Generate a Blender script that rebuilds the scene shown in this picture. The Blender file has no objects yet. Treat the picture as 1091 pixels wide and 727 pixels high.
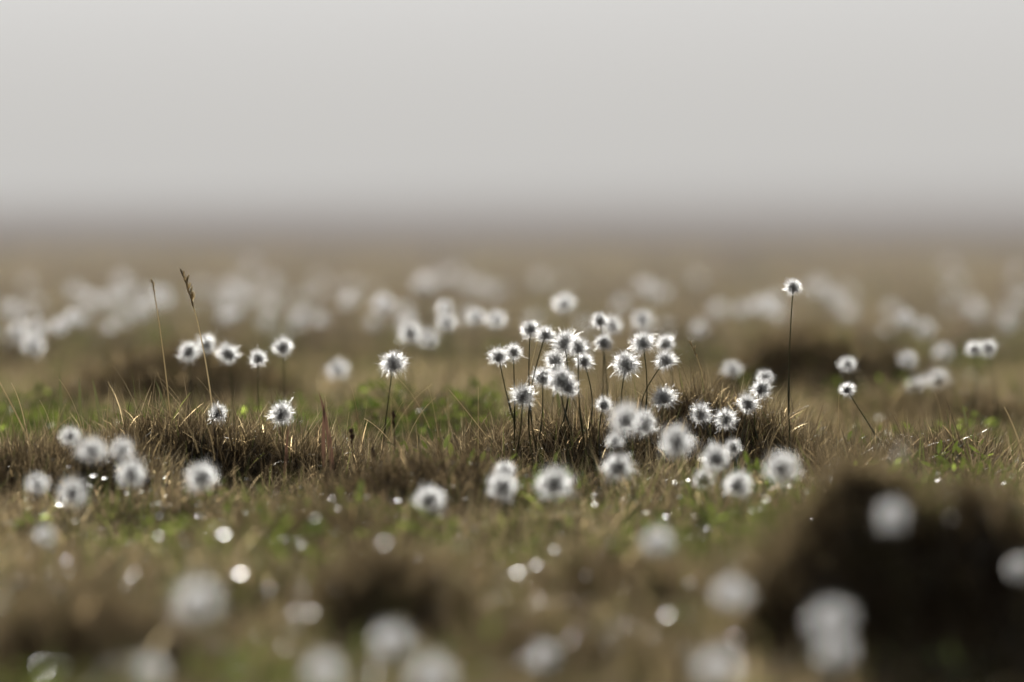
import bpy, math, numpy as np
from mathutils import Vector, Matrix
rng=np.random.default_rng(7)
scene=bpy.context.scene
# ---------------- camera ----------------
F=200.0; W=1091.0; H=727.0; FP=F/36*W; D=6.06; CAMZ=0.265
tilt=math.atan((363.5-215)/FP)
cam_d=bpy.data.cameras.new('camera'); cam=bpy.data.objects.new('camera',cam_d)
scene.collection.objects.link(cam); scene.camera=cam
cam_d.lens=F; cam_d.sensor_width=36; cam_d.clip_start=0.05; cam_d.clip_end=20000
cam.location=(0,0,CAMZ); cam.rotation_euler=(math.pi/2-tilt,0,0)
cam_d.dof.use_dof=True; cam_d.dof.focus_distance=D; cam_d.dof.aperture_fstop=3.3
R=np.array(Matrix.Rotation(math.pi/2-tilt,3,'X'))
def P(px,py,k):
    d=D/k
    return np.array([0,0,CAMZ])+R@np.array([(px-545.5)/FP*d,(363.5-py)/FP*d,-d])
# ---------------- noise / terrain ----------------
_T=rng.random((256,256))
def vn(x,y,s,o=0):
    x=np.asarray(x,float)*s+o*17.3+500; y=np.asarray(y,float)*s+o*9.7+500
    xi=np.floor(x).astype(int); yi=np.floor(y).astype(int); fx=x-xi; fy=y-yi
    fx=fx*fx*(3-2*fx); fy=fy*fy*(3-2*fy)
    g=lambda a,b:_T[a%256,b%256]
    return (g(xi,yi)*(1-fx)+g(xi+1,yi)*fx)*(1-fy)+(g(xi,yi+1)*(1-fx)+g(xi+1,yi+1)*fx)*fy
def sst(a,b,x):
    t=np.clip((x-a)/(b-a),0,1); return t*t*(3-2*t)
def tp(px,k): 
    p=P(px,400,k); return p[0],p[1]
TUS=[]
for px,k,rx,ry,h in [(945,1.40,.078,.08,.128),(868,1.36,.045,.06,.05),(1050,1.38,.05,.06,.062),(655,.985,.16,.12,.058),(790,.97,.09,.09,.038),(250,1.0,.13,.10,.042),(60,1.03,.10,.10,.035),
                     (880,.72,.13,.2,.08),(190,.74,.15,.2,.075),(1020,.8,.12,.12,.03),(400,1.38,.05,.06,.04),(90,1.48,.08,.07,.055),
                     (600,1.45,.07,.06,.02),(430,.85,.12,.12,.02),(470,1.08,.08,.06,.02),(960,1.0,.1,.08,.025),(330,1.18,.07,.06,.02),(700,1.3,.06,.05,.02)]:
    x,y=tp(px,k); TUS.append((x,y,rx,ry,h))
def hgt(x,y):
    x=np.asarray(x,float); y=np.asarray(y,float)
    z=-0.038-0.056*(1-sst(3.9,5.7,y))
    near=1-sst(30,60,y)
    z=z+near*((vn(x,y,2.2,1)-.5)*.030+(vn(x,y,7,2)-.5)*.022+(vn(x,y,21,3)-.5)*.014)
    z=z+sst(9,25,y)*(vn(x,y,.9,4)-.5)*.06
    z=z+sst(60,320,y)*(1.0+.6*np.clip(x/30,-1,1)+.6*vn(x,y,.01,5))
    wob=1+.5*(vn(x,y,17,12)-.5)+.3*(vn(x,y,40,13)-.5)
    for (a,b,rx,ry,h) in TUS:
        q=((x-a)/rx)**2+((y-b)/ry)**2
        z=z+h*wob*np.exp(-(q**1.5)*.7)
    return z
# ---------------- materials ----------------
def newmat(n):
    m=bpy.data.materials.new(n); m.use_nodes=True; nt=m.node_tree; nt.nodes.clear()
    return m,nt,nt.nodes,nt.links
def ramp(N,stops):
    r=N.new('ShaderNodeValToRGB'); e=r.color_ramp.elements
    e[0].position=stops[0][0]; e[0].color=(*stops[0][1],1); e[1].position=stops[-1][0]; e[1].color=(*stops[-1][1],1)
    for p,c in stops[1:-1]:
        n=e.new(p); n.color=(*c,1)
    return r
def leafmat(name,stops,trans=.5,gloss=.08,rough=.35,patch=1.0,tmul=(1.3,1.3,1.0),fwd=0,ior=1.6,fr=.55):
    m,nt,N,L=newmat(name)
    at=N.new('ShaderNodeAttribute'); at.attribute_name='rnd'
    oi=N.new('ShaderNodeObjectInfo')
    geo=N.new('ShaderNodeNewGeometry')
    no=N.new('ShaderNodeTexNoise'); no.inputs['Scale'].default_value=3.5; no.inputs['Detail'].default_value=3
    L.new(geo.outputs['Position'],no.inputs['Vector'])
    a=N.new('ShaderNodeMath'); a.operation='MULTIPLY'; a.inputs[1].default_value=.45; L.new(at.outputs['Fac'],a.inputs[0])
    b=N.new('ShaderNodeMath'); b.operation='MULTIPLY_ADD'; b.inputs[1].default_value=.25; L.new(oi.outputs['Random'],b.inputs[0]); L.new(a.outputs[0],b.inputs[2])
    c=N.new('ShaderNodeMath'); c.operation='MULTIPLY_ADD'; c.inputs[1].default_value=.9*patch; L.new(no.outputs['Fac'],c.inputs[0]); L.new(b.outputs[0],c.inputs[2])
    d=N.new('ShaderNodeMath'); d.operation='SUBTRACT'; d.inputs[1].default_value=.3*patch; L.new(c.outputs[0],d.inputs[0])
    r=ramp(N,stops); L.new(d.outputs[0],r.inputs[0])
    di=N.new('ShaderNodeBsdfDiffuse'); tr=N.new('ShaderNodeBsdfTranslucent')
    mu=N.new('ShaderNodeMix'); mu.data_type='RGBA'; mu.blend_type='MULTIPLY'; mu.inputs[0].default_value=1
    L.new(r.outputs[0],mu.inputs[6]); mu.inputs[7].default_value=(*tmul,1)
    L.new(r.outputs[0],di.inputs[0]); L.new(mu.outputs[2],tr.inputs[0])
    m1=N.new('ShaderNodeMixShader'); m1.inputs[0].default_value=trans; L.new(di.outputs[0],m1.inputs[1]); L.new(tr.outputs[0],m1.inputs[2])
    out=m1
    if gloss>0:
        gl=N.new('ShaderNodeBsdfGlossy'); gl.inputs['Roughness'].default_value=rough; gl.inputs['Color'].default_value=(.9,.89,.84,1)
        m2=N.new('ShaderNodeMixShader'); m2.inputs[0].default_value=gloss; L.new(out.outputs[0],m2.inputs[1]); L.new(gl.outputs[0],m2.inputs[2]); out=m2
    if fwd>0:
        rf=N.new('ShaderNodeBsdfRefraction'); rf.inputs['Roughness'].default_value=fr; rf.inputs['IOR'].default_value=ior; L.new(mu.outputs[2],rf.inputs['Color'])
        m3=N.new('ShaderNodeMixShader'); m3.inputs[0].default_value=fwd; L.new(out.outputs[0],m3.inputs[1]); L.new(rf.outputs[0],m3.inputs[2]); out=m3
    o=N.new('ShaderNodeOutputMaterial'); L.new(out.outputs[0],o.inputs[0])
    return m
M_dry=leafmat('dry_grass_mat',[(.1,(.095,.063,.038)),(.4,(.23,.17,.105)),(.7,(.39,.31,.20)),(1,(.60,.52,.38))],.62,.12,.28,fwd=.19,tmul=(1.28,1.25,1.08))
M_grn=leafmat('green_grass_mat',[(.1,(.055,.065,.026)),(.45,(.11,.128,.045)),(.75,(.175,.195,.075)),(1,(.34,.34,.18))],.62,.12,.28,tmul=(1.5,1.5,.9),fwd=.12)
M_leaf=leafmat('leaf_mat',[(.1,(.048,.064,.021)),(.5,(.098,.125,.038)),(1,(.20,.235,.075))],.62,.10,.27,tmul=(1.55,1.55,.9),fwd=.09)
M_dark=leafmat('tussock_mat',[(.1,(.042,.030,.019)),(.5,(.115,.083,.053)),(1,(.30,.23,.15))],.55,.08,.33,fwd=.13)
M_cot=leafmat('cotton_mat',[(0,(.96,.955,.945)),(1,(.98,.98,.97))],.8,.0,.4,tmul=(1,1,1),fwd=.65,ior=1.7,fr=.55)
M_core=leafmat('seed_core_mat',[(0,(.11,.095,.085)),(1,(.22,.195,.17))],.1,.0)
M_stem=leafmat('stem_mat',[(.1,(.06,.07,.03)),(.6,(.13,.13,.06)),(1,(.2,.18,.09))],.5,.06,.3)
M_straw=leafmat('straw_mat',[(.1,(.45,.37,.26)),(1,(.68,.6,.48))],.75,.08,.3,fwd=.4,tmul=(1.2,1.2,1.1))
M_red=leafmat('red_stem_mat',[(.1,(.13,.065,.04)),(1,(.22,.125,.08))],.45,.05,.35,tmul=(1.1,1.1,1.1))
m,nt,N,L=newmat('glint_leaf_mat'); pb=N.new('ShaderNodeBsdfPrincipled'); pb.inputs['Base Color'].default_value=(.10,.085,.04,1); pb.inputs['Roughness'].default_value=.25; pb.inputs['IOR'].default_value=1.5  # glossy finish for the leaf bits added to make glints
o=N.new('ShaderNodeOutputMaterial'); L.new(pb.outputs[0],o.inputs[0]); M_glint=m
# ground
m,nt,N,L=newmat('ground_mat')
geo=N.new('ShaderNodeNewGeometry')
n1=N.new('ShaderNodeTexNoise'); n1.inputs['Scale'].default_value=9; n1.inputs['Detail'].default_value=8
n2=N.new('ShaderNodeTexNoise'); n2.inputs['Scale'].default_value=.25; n2.inputs['Detail'].default_value=5
L.new(geo.outputs['Position'],n1.inputs['Vector']); L.new(geo.outputs['Position'],n2.inputs['Vector'])
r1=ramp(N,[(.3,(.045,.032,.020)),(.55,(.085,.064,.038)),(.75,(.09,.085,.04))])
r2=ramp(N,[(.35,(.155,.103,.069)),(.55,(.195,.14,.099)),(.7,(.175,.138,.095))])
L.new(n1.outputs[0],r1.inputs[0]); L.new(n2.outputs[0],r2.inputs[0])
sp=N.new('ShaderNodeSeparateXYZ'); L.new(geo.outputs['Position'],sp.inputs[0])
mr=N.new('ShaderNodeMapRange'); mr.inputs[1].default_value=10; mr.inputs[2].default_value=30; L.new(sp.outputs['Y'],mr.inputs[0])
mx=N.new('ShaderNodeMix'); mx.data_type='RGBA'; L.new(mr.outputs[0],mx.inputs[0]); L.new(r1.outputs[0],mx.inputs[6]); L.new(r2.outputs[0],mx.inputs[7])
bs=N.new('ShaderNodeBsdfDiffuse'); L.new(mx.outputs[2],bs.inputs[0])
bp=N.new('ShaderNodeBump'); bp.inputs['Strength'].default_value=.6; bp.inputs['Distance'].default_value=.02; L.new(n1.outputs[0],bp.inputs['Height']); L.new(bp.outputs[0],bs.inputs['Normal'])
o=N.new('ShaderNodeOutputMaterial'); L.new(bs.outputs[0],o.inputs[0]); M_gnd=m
# ---------------- mesh helper ----------------
def mk(name,V,Fc,mats,mi=None,rnd=None,smooth=False):
    me=bpy.data.meshes.new(name)
    V=np.asarray(V,np.float32); Fc=np.asarray(Fc,np.int32)
    me.vertices.add(len(V)); me.vertices.foreach_set('co',V.ravel())
    n=len(Fc); c=Fc.shape[1]
    me.loops.add(n*c); me.loops.foreach_set('vertex_index',Fc.ravel())
    me.polygons.add(n); me.polygons.foreach_set('loop_start',np.arange(n)*c)
    try: me.polygons.foreach_set('loop_total',np.full(n,c))
    except Exception: pass
    for a in mats: me.materials.append(a)
    if mi is not None: me.polygons.foreach_set('material_index',np.asarray(mi,np.int32))
    if smooth: me.polygons.foreach_set('use_smooth',np.ones(n,bool))
    if rnd is not None:
        at=me.attributes.new('rnd','FLOAT','POINT'); at.data.foreach_set('value',np.asarray(rnd,np.float32))
    me.update(calc_edges=True); me.validate()
    return me
class MB:
    def __init__(s): s.V=[];s.F=[];s.M=[];s.R=[];s.n=0
    def add(s,V,Fc,mi,rnd):
        V=np.asarray(V).reshape(-1,3); Fc=np.asarray(Fc)
        s.V.append(V); s.F.append(Fc+s.n); s.M.append(np.full(len(Fc),mi)); s.R.append(np.broadcast_to(rnd,(len(V),))); s.n+=len(V)
    def mesh(s,name,mats,smooth=False):
        return mk(name,np.concatenate(s.V),np.concatenate(s.F),mats,np.concatenate(s.M),np.concatenate(s.R),smooth)
def blades(mb,base,ht,w,azi,lean,bend,mi,rg,segs=5,tw=None,tipw=.08,rnd=None):
    n=len(base); t=np.linspace(0,1,segs+1)
    ang=lean[:,None]+bend[:,None]*t[None,:]
    ds=ht[:,None]/segs
    dx=np.sin(ang)*ds; dz=np.cos(ang)*ds
    r=np.concatenate([np.zeros((n,1)),np.cumsum(dx[:,1:],1)],1); z=np.concatenate([np.zeros((n,1)),np.cumsum(dz[:,1:],1)],1)
    C=np.stack([base[:,0,None]+r*np.cos(azi)[:,None],base[:,1,None]+r*np.sin(azi)[:,None],base[:,2,None]+z],-1)
    fa=rg.random(n)*6.283 if tw is None else tw
    wd=w[:,None]*(tipw+(1-tipw)*np.sin(np.pi*(.35+.65*t))[None,:])*.5
    S=np.stack([np.cos(fa),np.sin(fa),np.zeros(n)],-1)[:,None,:]*wd[:,:,None]
    V=np.stack([C-S,C+S],2)
    idx=np.arange(n)[:,None]*(segs+1)*2+np.arange(segs)[None,:]*2
    Fc=np.stack([idx,idx+1,idx+3,idx+2],-1).reshape(-1,4)
    rn=rg.random(n) if rnd is None else rnd
    mb.add(V.reshape(-1,3),Fc,mi,np.repeat(rn,(segs+1)*2))
def tuft(name,n,Rr,h0,h1,w0,w1,lean,bend,mats,seed,mix=0.0,segs=4):
    rg=np.random.default_rng(seed); mb=MB()
    for mi,cnt in ((0,int(n*(1-mix))),(1,int(n*mix))):
        if cnt==0: continue
        a=rg.random(cnt)*6.283; rr=Rr*np.sqrt(rg.random(cnt))
        base=np.stack([rr*np.cos(a),rr*np.sin(a),np.full(cnt,-.006)],-1)
        azi=a+rg.normal(0,.9,cnt)
        ht=h0+(h1-h0)*rg.random(cnt)**1.6
        blades(mb,base,ht,w0+(w1-w0)*rg.random(cnt),azi,np.abs(rg.normal(lean,.22,cnt)),rg.normal(bend,.45,cnt),mi,rg,segs)
    return mb.mesh(name,mats)
def leaves(mb,c,d,l,w,nn,s,mi,rg):
    n=len(c); ts=[0,.2,.5,.8,1.0]; ws=[.12,.75,1,.6,.03]; cols=[]
    for tt,wq in zip(ts,ws):
        q=c+d*l*tt-nn*l*.18*tt*tt
        cols+= [q-s*w*wq+nn*w*wq*.25,q,q+s*w*wq+nn*w*wq*.25]
    V=np.stack(cols,1); i=np.arange(n)[:,None,None]*15
    Q=np.array([[j*3+b,j*3+b+1,j*3+b+4,j*3+b+3] for j in range(4) for b in (0,1)])[None]
    mb.add(V.reshape(-1,3),(i+Q).reshape(-1,4),mi,np.repeat(rg.random(n),15))
def leafclump(name,n,Rr,seed,ln=.012):
    rg=np.random.default_rng(seed); mb=MB()
    a=rg.random(n)*6.283; rr=Rr*np.sqrt(rg.random(n)); z=.012+.035*rg.random(n)
    c=np.stack([rr*np.cos(a),rr*np.sin(a),z],-1)
    d=rg.normal(0,1,(n,3)); d[:,2]=np.abs(d[:,2])*.9+.3; d/=np.linalg.norm(d,axis=1)[:,None]
    s=np.cross(d,rg.normal(0,1,(n,3))); s/=np.linalg.norm(s,axis=1)[:,None]; nn=np.cross(d,s)
    l=(ln*(.6+.9*rg.random(n)))[:,None]; w=l*(.12+.11*rg.random(n)[:,None])
    leaves(mb,c,d,l,w,nn,s,0,rg)
    base=c.copy(); base[:,2]=-.005
    blades(mb,base,z+.006,np.full(n,.0009),a,np.zeros(n),np.zeros(n),1,rg,2)
    return mb.mesh(name,[M_leaf,M_stem])
def glintleaf(name,seed):  # small near-flat glossy leaves, tilted to reflect the sun towards the camera
    rg=np.random.default_rng(seed); mb=MB(); n=2
    a=rg.random(n)*6.283; c=np.stack([.012*np.cos(a),.012*np.sin(a),.02+.025*rg.random(n)],-1)
    d=np.stack([np.cos(a),np.sin(a),rg.normal(0,.15,n)],-1); d/=np.linalg.norm(d,axis=1)[:,None]
    s=np.cross(d,np.array([0,0,1.])+rg.normal(0,.15,(n,3))); s/=np.linalg.norm(s,axis=1)[:,None]; nn=np.cross(s,d)
    l=(.004+.004*rg.random(n))[:,None]; leaves(mb,c,d,l,l*.22,nn*.6,s,0,rg)
    base=c.copy(); base[:,2]=-.005
    blades(mb,base,c[:,2]+.005,np.full(n,.0008),a,np.zeros(n),np.zeros(n),1,rg,2)
    return mb.mesh(name,[M_glint,M_stem])
# ---------------- cotton heads ----------------
def cotton(name,seed,nh=3300,r=.0106):
    rg=np.random.default_rng(seed); mb=MB()
    nu,nv=10,7; V=[];Fc=[]
    for j in range(nv+1):
        th=math.pi*j/nv
        for i in range(nu):
            ph=2*math.pi*i/nu; q=1+rg.normal(0,.12)
            V.append([.0028*q*math.sin(th)*math.cos(ph),.0028*q*math.sin(th)*math.sin(ph),.0042*math.cos(th)-.0028])
    for j in range(nv):
        for i in range(nu):
            Fc.append([j*nu+i,(j+1)*nu+i,(j+1)*nu+(i+1)%nu,j*nu+(i+1)%nu])
    mb.add(V,Fc,0,.5)
    d=rg.normal(0,1,(nh,3)); d/=np.linalg.norm(d,axis=1)[:,None]
    d[:,2]=np.where(d[:,2]<-.8,-d[:,2],d[:,2])
    dt=d+rg.normal(0,.42,(nh,3))
    lump=1+.06*np.sin(3*d[:,0]+seed)+.05*np.sin(5*d[:,2]+seed*2)+.05*np.sin(4*d[:,1]+seed*3)
    Lh=(r*(.50+.36*rg.random(nh))*lump)[:,None]
    up=np.array([0,0,1.0])
    p0=d*.0025+np.array([0,0,-.001])
    p1=p0+dt*Lh*.4
    p2=p0+dt*Lh*.72+up*Lh*.03+rg.normal(0,.0009,(nh,3))
    p3=p0+dt*Lh*.95+rg.normal(0,.0018,(nh,3))+up*Lh*.04
    s=np.cross(dt,rg.normal(0,1,(nh,3))); s/=np.linalg.norm(s,axis=1)[:,None]
    w=.000064
    V=np.stack([p0-s*w*.25,p0+s*w*.25,p1-s*w*.6,p1+s*w*.6,p2-s*w*1.15,p2+s*w*1.15,p3-s*w*.75,p3+s*w*.75],1)
    i=np.arange(nh)[:,None,None]*8; Q=np.array([[0,1,3,2],[2,3,5,4],[4,5,7,6]])[None]
    mb.add(V.reshape(-1,3),(i+Q).reshape(-1,4),1,np.repeat(rg.random(nh),8))
    return mb.mesh(name,[M_core,M_cot])
heads=[cotton('seed_head_%d'%i,100+i) for i in range(7)]
def tube(mb,pts,rad,mi,rnd=.5,sides=5):
    pts=np.asarray(pts,float); n=len(pts); V=[]
    for i in range(n):
        t=pts[min(i+1,n-1)]-pts[max(i-1,0)]; t/=np.linalg.norm(t)
        a=np.cross(t,[0.3,1,.1]); a/=np.linalg.norm(a); b=np.cross(t,a)
        r=rad[i] if hasattr(rad,'__len__') else rad
        for j in range(sides):
            q=2*math.pi*j/sides; V.append(pts[i]+r*(a*math.cos(q)+b*math.sin(q)))
    Fc=[[i*sides+j,i*sides+(j+1)%sides,(i+1)*sides+(j+1)%sides,(i+1)*sides+j] for i in range(n-1) for j in range(sides)]
    mb.add(V,Fc,mi,rnd)
def link(o): scene.collection.objects.link(o); return o
def plant(px,py,k,size=1.0,base_dx=None):
    p=P(px,py,k); rg=rng
    dx=rg.normal(0,.018) if base_dx is None else base_dx
    dy=rg.normal(0,.01)
    b=np.array([p[0]+dx,p[1]+dy,0]); b[2]=float(hgt(b[0],b[1]))-.01
    if p[2]-b[2]<.035: b[2]=p[2]-.035
    t=np.linspace(0,1,10); bow=rg.normal(0,.008)
    pts=b[None]+(p-b)[None]*t[:,None]; pts[:,0]+=bow*np.sin(t*math.pi)-dx*.25*np.sin(t*math.pi)
    mb=MB(); tube(mb,pts-b,np.linspace(.0008,.00055,10),0,rg.random())
    q=pts[3:6]-b; tube(mb,q,[.0008,.0012,.0007],0,.3)
    o=link(bpy.data.objects.new('cottongrass',mb.mesh('cottongrass_stem',[M_stem],True))); o.location=b
    h=link(bpy.data.objects.new('seed_head',heads[rg.integers(7)])); h.parent=o
    h.location=p-b
    h.rotation_euler=(rg.normal(0,.3),rg.normal(0,.3),rg.random()*6.28)
    s=.94*size*(.86+.24*rg.random())*(.9 if k>1.4 else 1); h.scale=(s,s,s*(.86+.28*rg.random()))
sharp=[(845,306,1,.9),(565,351,1.0,.85),(581,357,1.01,.8),(547,375,1.0,.9),(531,380,.99,.9),(601,365,1.0,.95),(616,370,1.01,.9),(622,385,1.0,.8),
(591,383,1.0,.95),(643,365,.96,.85),(667,388,1.01,1.2),(685,365,1.0,.95),(709,384,1.0,.9),(578,402,1.0,.95),(598,405,1.04,1.15),(557,422,1.01,1.0),
(643,431,1.01,.85),(685,451,1.05,1.15),(707,424,1.02,1.05),(773,446,1.02,.95),(797,430,1.02,.95),(811,414,1.0,.85),(746,441,1.02,.8),(815,402,.93,.9),(902,415,1.0,.7),
(639,342,.95,.8),(419,387,.98,1.15),(300,441,1.02,1.0),(232,440,1.02,.8),(301,370,.94,.95),(275,382,.95,.9),(243,377,.93,.95),(201,375,.92,.9),(220,367,.9,.9),
(709,366,.94,.85),(781,477,1.06,.7),(763,488,1.1,1.05),(658,497,1.12,1.1),(590,515,1.17,1.2),(535,518,1.15,1.15),(721,470,1.18,1.15),(750,511,1.08,.8),(786,517,1.14,1.0),
(832,498,1.22,1.1),(666,447,1.2,1.0),(538,502,1.12,.8),(592,392,.97,.8),(655,470,1.13,.7),(606,414,1.04,.9),(457,532,1.16,1.05),(215,508,1.18,1.1),(140,505,1.18,1.05),(77,525,1.22,1.1),
(98,480,1.22,.95),(75,465,1.15,.85),(40,515,1.2,.7),(130,478,1.2,.7),(951,550,1.5,1.0),(212,640,1.62,1.15),(418,683,1.56,1.05),(886,660,1.62,1.15),(780,632,1.5,1.0),(345,715,1.6,1),
(580,700,1.5,.9),(765,712,1.65,1.1),(890,695,1.6,1.1),(460,722,1.62,1.1),(1085,605,1.45,.7),(48,570,1.3,.7),(700,578,1.4,.8),(15,722,1.5,.8),(160,715,1.6,.9)]
back=[(601,323,.8,1.0),(507,337,.8,.9),(529,340,.8,.9),(475,343,.8,.95),(474,328,.78,.8),(437,354,.82,1.0),(456,360,.76,.9),(408,324,.7,1.0),(360,394,.78,1.0),(652,347,.84,1.0),(684,340,.8,.9),
(35,367,.75,1),(64,347,.7,1),(40,350,.68,1),(15,330,.6,1),(135,312,.55,1.1),(130,300,.5,1.1),(80,310,.55,1),(160,315,.55,1),(175,320,.58,1),(95,318,.55,1),(78,338,.7,.9),(265,315,.55,1),(290,325,.55,1),(240,322,.58,1),(320,335,.6,1),(340,340,.62,1),
(372,320,.6,1),(685,305,.58,1),(700,312,.55,1),(890,317,.58,1),(965,340,.7,.9),(985,350,.65,1),(810,325,.62,1),(790,330,.6,1),(830,335,.6,1),(765,330,.58,1),(967,383,.8,.9),(1053,371,.87,.9),(1038,372,.87,.8),
(1000,405,.8,1),(985,410,.78,1),(1005,375,.72,1),(903,388,.88,.8),(780,393,.82,.9),(450,300,.5,1),(510,305,.5,1),(525,310,.5,1),(495,300,.48,1),(620,372,.72,.9),(20,352,.7,.9),(975,412,.8,.9),(150,330,.6,1),(120,320,.55,1),(105,322,.52,1),(290,300,.48,1),(745,350,.66,.9),(1040,330,.55,1),(1075,345,.6,1),(950,330,.55,1)]
for a in sharp: plant(*a)
for a in back: plant(a[0],a[1],a[2],a[3]*1.1)
# ---------------- instancing ----------------
def scatter(name,meshes,pts,rot,scl,idx):
    col=bpy.data.collections.new(name+'_parts')
    for i,me in enumerate(meshes):
        col.objects.link(bpy.data.objects.new('%s_part_%02d'%(name,i),me))
    me=bpy.data.meshes.new(name); n=len(pts); me.vertices.add(n); me.vertices.foreach_set('co',np.asarray(pts,np.float32).ravel())
    a=me.attributes.new('rot','FLOAT_VECTOR','POINT'); a.data.foreach_set('vector',np.asarray(rot,np.float32).ravel())
    a=me.attributes.new('scl','FLOAT','POINT'); a.data.foreach_set('value',np.asarray(scl,np.float32))
    a=me.attributes.new('idx','INT','POINT'); a.data.foreach_set('value',np.asarray(idx,np.int32))
    ob=link(bpy.data.objects.new(name,me))
    ng=bpy.data.node_groups.new(name,'GeometryNodeTree')
    ng.interface.new_socket('Geometry',in_out='INPUT',socket_type='NodeSocketGeometry'); ng.interface.new_socket('Geometry',in_out='OUTPUT',socket_type='NodeSocketGeometry')
    N=ng.nodes; L=ng.links
    gi=N.new('NodeGroupInput'); go=N.new('NodeGroupOutput'); ip=N.new('GeometryNodeInstanceOnPoints'); ci=N.new('GeometryNodeCollectionInfo')
    ci.inputs['Collection'].default_value=col; ci.inputs['Separate Children'].default_value=True; ci.inputs['Reset Children'].default_value=True
    def na(t,nm):
        q=N.new('GeometryNodeInputNamedAttribute'); q.data_type=t; q.inputs['Name'].default_value=nm
        return [s for s in q.outputs if s.enabled and s.name=='Attribute'][0]
    L.new(gi.outputs[0],ip.inputs['Points']); L.new(ci.outputs[0],ip.inputs['Instance']); ip.inputs['Pick Instance'].default_value=True
    L.new(na('INT','idx'),ip.inputs['Instance Index']); L.new(na('FLOAT_VECTOR','rot'),ip.inputs['Rotation']); L.new(na('FLOAT','scl'),ip.inputs['Scale'])
    L.new(ip.outputs[0],go.inputs[0])
    md=ob.modifiers.new('scatter','NODES'); md.node_group=ng
    return ob
def rpts(n,y0,y1,m0=.45,ms=.16,power=1.0):
    y=y0+(y1-y0)*rng.random(n)**power; hw=m0+ms*y
    x=(rng.random(n)*2-1)*hw
    return x,y
def rots(n,t=.15): return np.stack([rng.normal(0,t,n),rng.normal(0,t,n),rng.random(n)*6.283],-1)
GS=[]
for px,k,r,s in [(490,.86,.16,1.0),(310,.85,.2,1.1),(60,.85,.2,.9),(150,.9,.2,.9),(400,1.0,.12,.6),(440,1.22,.12,.7),(300,1.33,.13,1.1),(250,1.25,.12,.6),(520,1.18,.12,.3),(740,1.22,.1,.9),(700,1.25,.1,.5),(150,1.3,.1,.5),(540,1.38,.10,.5),
                 (1060,.9,.12,.6),(940,.9,.1,.5),(370,1.15,.10,.5),(1000,1.1,.12,.5),(620,1.3,.10,.5),(330,1.5,.1,.8),(830,1.2,.08,.6),(50,1.15,.1,.3),(60,1.6,.1,.6),(560,1.6,.1,.5),(700,1.5,.08,.4)]:
    x,y=tp(px,k); GS.append((x,y,r,s))
def green(x,y):
    g=(vn(x,y,2.6,6)-.60)*.9+(vn(x,y,9,7)-.5)*1.2
    for a,b,r,s in GS: g=g+s*np.exp(-((x-a)**2+((y-b)/1.6)**2)/r**2)
    for (a,b,rx,ry,h) in TUS[:5]+TUS[10:12]: g=g-1.0*np.exp(-((x-a)/rx)**2*.8-((y-b)/ry)**2*.8)
    return g
dry=[tuft('dry%d'%i,50,.035,.02,.074,.0005,.0012,.35,.5,[M_dry,M_grn],200+i,.08) for i in range(8)]
drys=[tuft('drys%d'%i,60,.035,.012,.045,.0005,.0012,.6,.5,[M_dry,M_dark],230+i,.3) for i in range(5)]
grn=[tuft('grn%d'%i,22,.03,.03,.065,.0011,.0025,.25,.6,[M_grn,M_dry],260+i,.22) for i in range(7)]
lf=[leafclump('lf%d'%i,26,.035,300+i,.012) for i in range(5)]
drk=[tuft('drk%d'%i,80,.03,.015,.052,.0006,.0012,.4,.5,[M_dark,M_dry],330+i,.35) for i in range(4)]
glint=[glintleaf('glint%d'%i,360+i) for i in range(6)]
dm=dry+drys
x,y=rpts(17500,2.6,9.5); g=green(x,y); keep=rng.random(len(x))<np.clip(1.0-g*.25,.6,1)
x,y=x[keep],y[keep]
x2,y2=rpts(9000,9,32,.5,.16); x=np.r_[x,x2]; y=np.r_[y,y2]
n=len(x); scl=(.4+.78*vn(x,y,4.3,11))*(.75+.45*rng.random(n)); scl=np.where(y>9,scl*(1+.05*(y-9)),scl)
scatter('dry_grass',dm,np.stack([x,y,hgt(x,y)],-1),rots(n),scl,rng.integers(0,len(dm),n))
x,y=rpts(14000,2.6,11); g=green(x,y); keep=rng.random(len(x))<np.clip(g*.65-.05,0.03,1); x,y=x[keep],y[keep]
x2,y2=rpts(2500,11,28); g=green(x2,y2); kk=rng.random(len(x2))<np.clip(g,.05,1); x=np.r_[x,x2[kk]]; y=np.r_[y,y2[kk]]
n=len(x); scatter('green_grass',grn,np.stack([x,y,hgt(x,y)],-1),rots(n),(.6+.5*rng.random(n))*np.where(y>11,1.4,1),rng.integers(0,len(grn),n))
x,y=rpts(16000,2.8,12); g=green(x,y); keep=rng.random(len(x))<np.clip(g*.5-.17,0.012,1); x,y=x[keep],y[keep]
n=len(x); scatter('leafy_undergrowth',lf,np.stack([x,y,hgt(x,y)],-1),rots(n),.6+.5*rng.random(n),rng.integers(0,len(lf),n))
x,y=rpts(2200,2.9,5.7); n=len(x); scatter('glint_leaf_bits',glint,np.stack([x,y,hgt(x,y)],-1),rots(n,.15),.6+.6*rng.random(n),rng.integers(0,6,n))  # added glossy leaf bits, scattered only for blurred sun glints up front
names=[]
for (a,b,rx,ry,h) in TUS:
    nn=int(4200*rx*ry*3)+60
    r=np.sqrt(rng.random(nn))*1.25; t=rng.random(nn)*6.283
    names.append(np.stack([a+rx*r*np.cos(t),b+ry*r*np.sin(t)],-1))
xy=np.concatenate(names); n=len(xy)
scatter('tussock_grass',drk,np.stack([xy[:,0],xy[:,1],hgt(xy[:,0],xy[:,1])],-1),rots(n,.3),.45+.75*rng.random(n)**1.5,rng.integers(0,len(drk),n))
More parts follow.
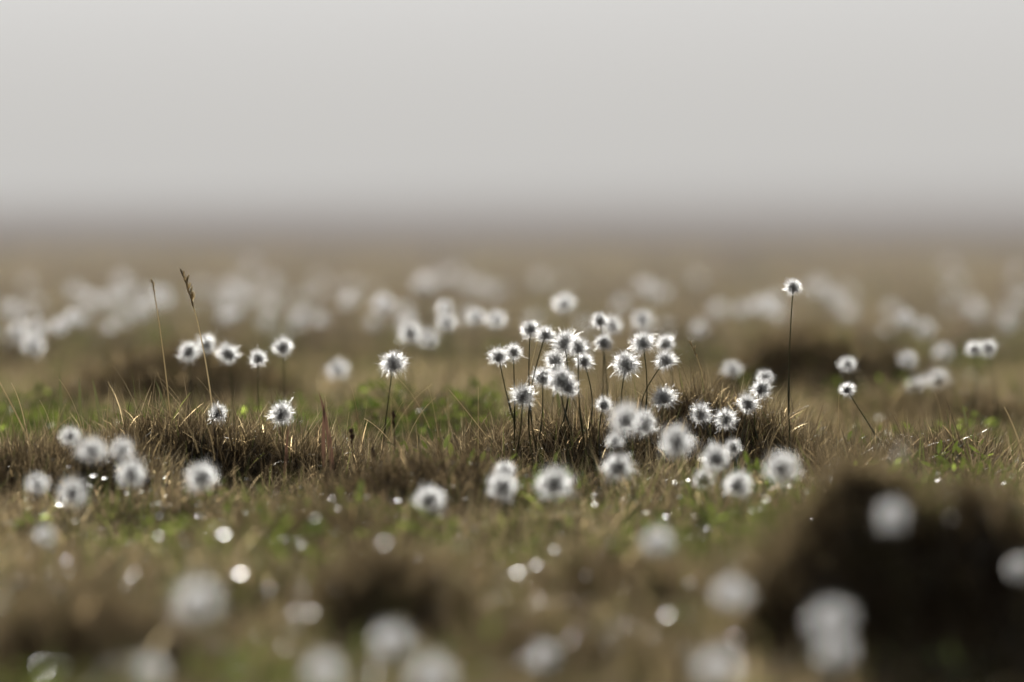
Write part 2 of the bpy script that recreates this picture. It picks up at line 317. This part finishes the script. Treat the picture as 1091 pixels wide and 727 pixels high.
def cplant(i):
    mb=MB(); rg=np.random.default_rng(400+i); hh=.10+.06*rg.random(); t=np.linspace(0,1,6); b=rg.normal(0,.01)
    tube(mb,np.stack([b*t*t,0*t,t*hh],-1),.0007,2,.4)
    hm=heads[i%7]; V=np.empty(len(hm.vertices)*3,np.float32); hm.vertices.foreach_get('co',V); V=V.reshape(-1,3)+np.array([b,0,hh+.004])
    Fi=np.empty(len(hm.loops),np.int32); hm.loops.foreach_get('vertex_index',Fi); mi=np.empty(len(hm.polygons),np.int32); hm.polygons.foreach_get('material_index',mi)
    Fi=Fi.reshape(-1,4)
    mb.add(V,Fi[mi==0],0,.5); mb.n-=len(V); mb.V.pop(); mb.R.pop()
    mb.add(V,Fi[mi==1],1,.5)
    return mb.mesh('cplant%d'%i,[M_core,M_cot,M_stem])
cps=[cplant(i) for i in range(7)]
x,y=rpts(480,8.5,14.5,.5,.16); dn=vn(x,y,1.1,9); keep=rng.random(len(x))<np.clip((dn-.5)*3,.05,1); x,y=x[keep],y[keep]
n=len(x); scatter('cottongrass_field',cps,np.stack([x,y,hgt(x,y)-.005],-1),rots(n,.12),.6+.45*rng.random(n),rng.integers(0,7,n))
# ---------------- individual grass stalks ----------------
def stalk(name,pp,k,mat,rad=.0007,spike=None,flat=0):
    pts=[P(a,b,k) for a,b in pp]; b=pts[0].copy()
    p0,p1,p2=np.array(pts[0]),np.array(pts[1]),np.array(pts[2])
    t=np.linspace(0,1,16)[:,None]; Q=(1-t)**2*p0+2*t*(1-t)*p1+t*t*p2-b
    mb=MB()
    if flat:
        w=flat*np.sin(np.pi*(.3+.69*t[:,0]))/2; V=np.stack([Q-np.array([1,.3,0])*w[:,None],Q+np.array([1,.3,0])*w[:,None]],1).reshape(-1,3)
        i=np.arange(15)*2; mb.add(V,np.stack([i,i+1,i+3,i+2],-1),0,.5)
    else: tube(mb,Q,np.linspace(rad,rad*.45,16),0,.6)
    if spike:
        ns,frac,L_,wd=spike
        for j in range(ns):
            u=1-frac*rng.random(); q=Q[int(u*15)]*(1-(u*15)%1)+Q[min(15,int(u*15)+1)]*((u*15)%1)
            a=rng.random()*6.28; dd=np.array([math.cos(a)*.45,math.sin(a)*.45,1.0]); dd/=np.linalg.norm(dd); tip=q+dd*L_*(.6+.6*rng.random()); mid=(q+tip)/2
            tube(mb,[q,mid-dd*L_*.1,mid+dd*L_*.1,tip],[.0002,wd,wd,.0001],0,rng.random(),4)
    o=link(bpy.data.objects.new(name,mb.mesh(name,[mat],True))); o.location=b
stalk('grass_stalk',[(184,470),(175,370),(162,298)],1,M_straw,.0010,(10,.12,.006,.0007))
stalk('grass_stalk',[(229,460),(218,350),(194,291)],1,M_straw,.0010,(40,.28,.009,.0010))
stalk('grass_stalk',[(60,540),(25,450),(-6,398)],1.02,M_straw,.0012)
stalk('grass_stalk',[(35,520),(30,440),(12,408)],1.0,M_straw,.0009)
stalk('grass_stalk',[(1100,520),(1085,460),(1070,434)],1.02,M_straw,.0012)
stalk('grass_stalk',[(445,525),(420,462),(388,446)],1.0,M_straw,.0008)
stalk('grass_stalk',[(535,520),(560,415),(573,360)],.98,M_straw,.0006)
stalk('grass_stalk',[(760,480),(755,400),(735,365)],.98,M_straw,.0006,(14,.2,.006,.0006))
stalk('grass_stalk',[(545,500),(500,440),(478,415)],1.,M_straw,.0006)
for i in range(60):
    a=rng.uniform(0,1091) if i%2 else rng.uniform(0,480); h=rng.uniform(5,48); l=rng.normal(0,22); y0=490+rng.uniform(-10,15)
    stalk('grass_stalk',[(a,y0),(a+l*.3,y0-30-h*.6),(a+l,y0-40-h)],rng.uniform(.95,1.07),M_straw if i%3 else M_dry,.0004)
stalk('sedge_spike',[(422,510),(421,470),(419,442)],1.03,M_red,.0008,(12,.25,.006,.0011))
stalk('sedge_spike',[(398,530),(399,495),(397,478)],1.05,M_red,.0008,(12,.3,.006,.0011))
stalk('sedge_spike',[(378,515),(376,480),(374,460)],1.03,M_red,.0008,(12,.3,.006,.0011))
for pp,w in [([(355,515),(352,455),(339,416)],.005),([(346,515),(343,460),(346,425)],.004),([(303,520),(305,470),(308,455)],.003)]:
    stalk('reddish_leaf_blade',pp,1.02,M_red,flat=w)
for pp in [[(66,485),(66,430),(63,395)],[(85,490),(86,430),(84,400)],[(112,485),(105,430),(98,402)],[(183,490),(178,430),(165,405)],[(600,490),(597,430),(590,395)],[(1040,500),(1030,450),(1025,430)]]:
    stalk('sedge_blade',pp,.97,M_stem,flat=.0045)
# ---------------- ground ----------------
ys=np.concatenate([np.arange(-4,2,.2),np.arange(2,12,.02),12*1.032**np.arange(0,190)])
u=np.linspace(-1,1,441); u=np.sign(u)*np.abs(u)**1.8
X=(3+np.maximum(ys,0)*.9)[:,None]*u[None]; Y=np.broadcast_to(ys[:,None],X.shape)
Z=hgt(X,Y); nr,nc=X.shape
i=(np.arange(nr-1)[:,None]*nc+np.arange(nc-1)[None]).ravel()
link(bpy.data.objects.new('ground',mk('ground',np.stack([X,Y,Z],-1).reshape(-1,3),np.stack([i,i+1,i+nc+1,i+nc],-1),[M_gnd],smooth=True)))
# ---------------- mist ----------------
m,nt,N,L=newmat('mist_mat'); v=N.new('ShaderNodeVolumeScatter'); v.inputs['Density'].default_value=.0125; v.inputs['Anisotropy'].default_value=.17; v.inputs['Color'].default_value=(.95,.93,.935,1)
o=N.new('ShaderNodeOutputMaterial'); L.new(v.outputs[0],o.inputs['Volume'])
bx=[(a,b,c) for c in (-3,9) for b in (10,3600) for a in (-2500,2500)]
link(bpy.data.objects.new('mist',mk('mist',bx,[[0,2,3,1],[4,5,7,6],[0,1,5,4],[2,6,7,3],[0,4,6,2],[1,3,7,5]],[m])))
# ---------------- light ----------------
EL=math.radians(24); AZ=math.radians(-6)
sd=Vector((math.sin(AZ)*math.cos(EL),math.cos(AZ)*math.cos(EL),math.sin(EL)))
sl=bpy.data.lights.new('sun','SUN'); sl.energy=5; sl.angle=math.radians(.5); sl.color=(1,.965,.91)
so=link(bpy.data.objects.new('sun',sl)); so.rotation_euler=sd.to_track_quat('Z','Y').to_euler()
w=bpy.data.worlds.new('World'); scene.world=w; w.use_nodes=True; N=w.node_tree.nodes; L=w.node_tree.links
sk=N.new('ShaderNodeTexSky'); sk.sky_type='NISHITA'; sk.sun_disc=False; sk.sun_elevation=EL; sk.sun_rotation=AZ; sk.dust_density=1.5; sk.air_density=1.0
hs=N.new('ShaderNodeHueSaturation'); hs.inputs['Saturation'].default_value=.1; hs.inputs['Value'].default_value=.95; L.new(sk.outputs[0],hs.inputs['Color'])
mm=N.new('ShaderNodeMix'); mm.data_type='RGBA'; mm.blend_type='MULTIPLY'; mm.inputs[0].default_value=1; mm.inputs[7].default_value=(.855,.87,.935,1); L.new(hs.outputs[0],mm.inputs[6])
bg=N['Background']; L.new(mm.outputs[2],bg.inputs[0]); bg.inputs[1].default_value=.05
scene.view_settings.view_transform='Standard'; scene.view_settings.look='None'; scene.view_settings.exposure=0
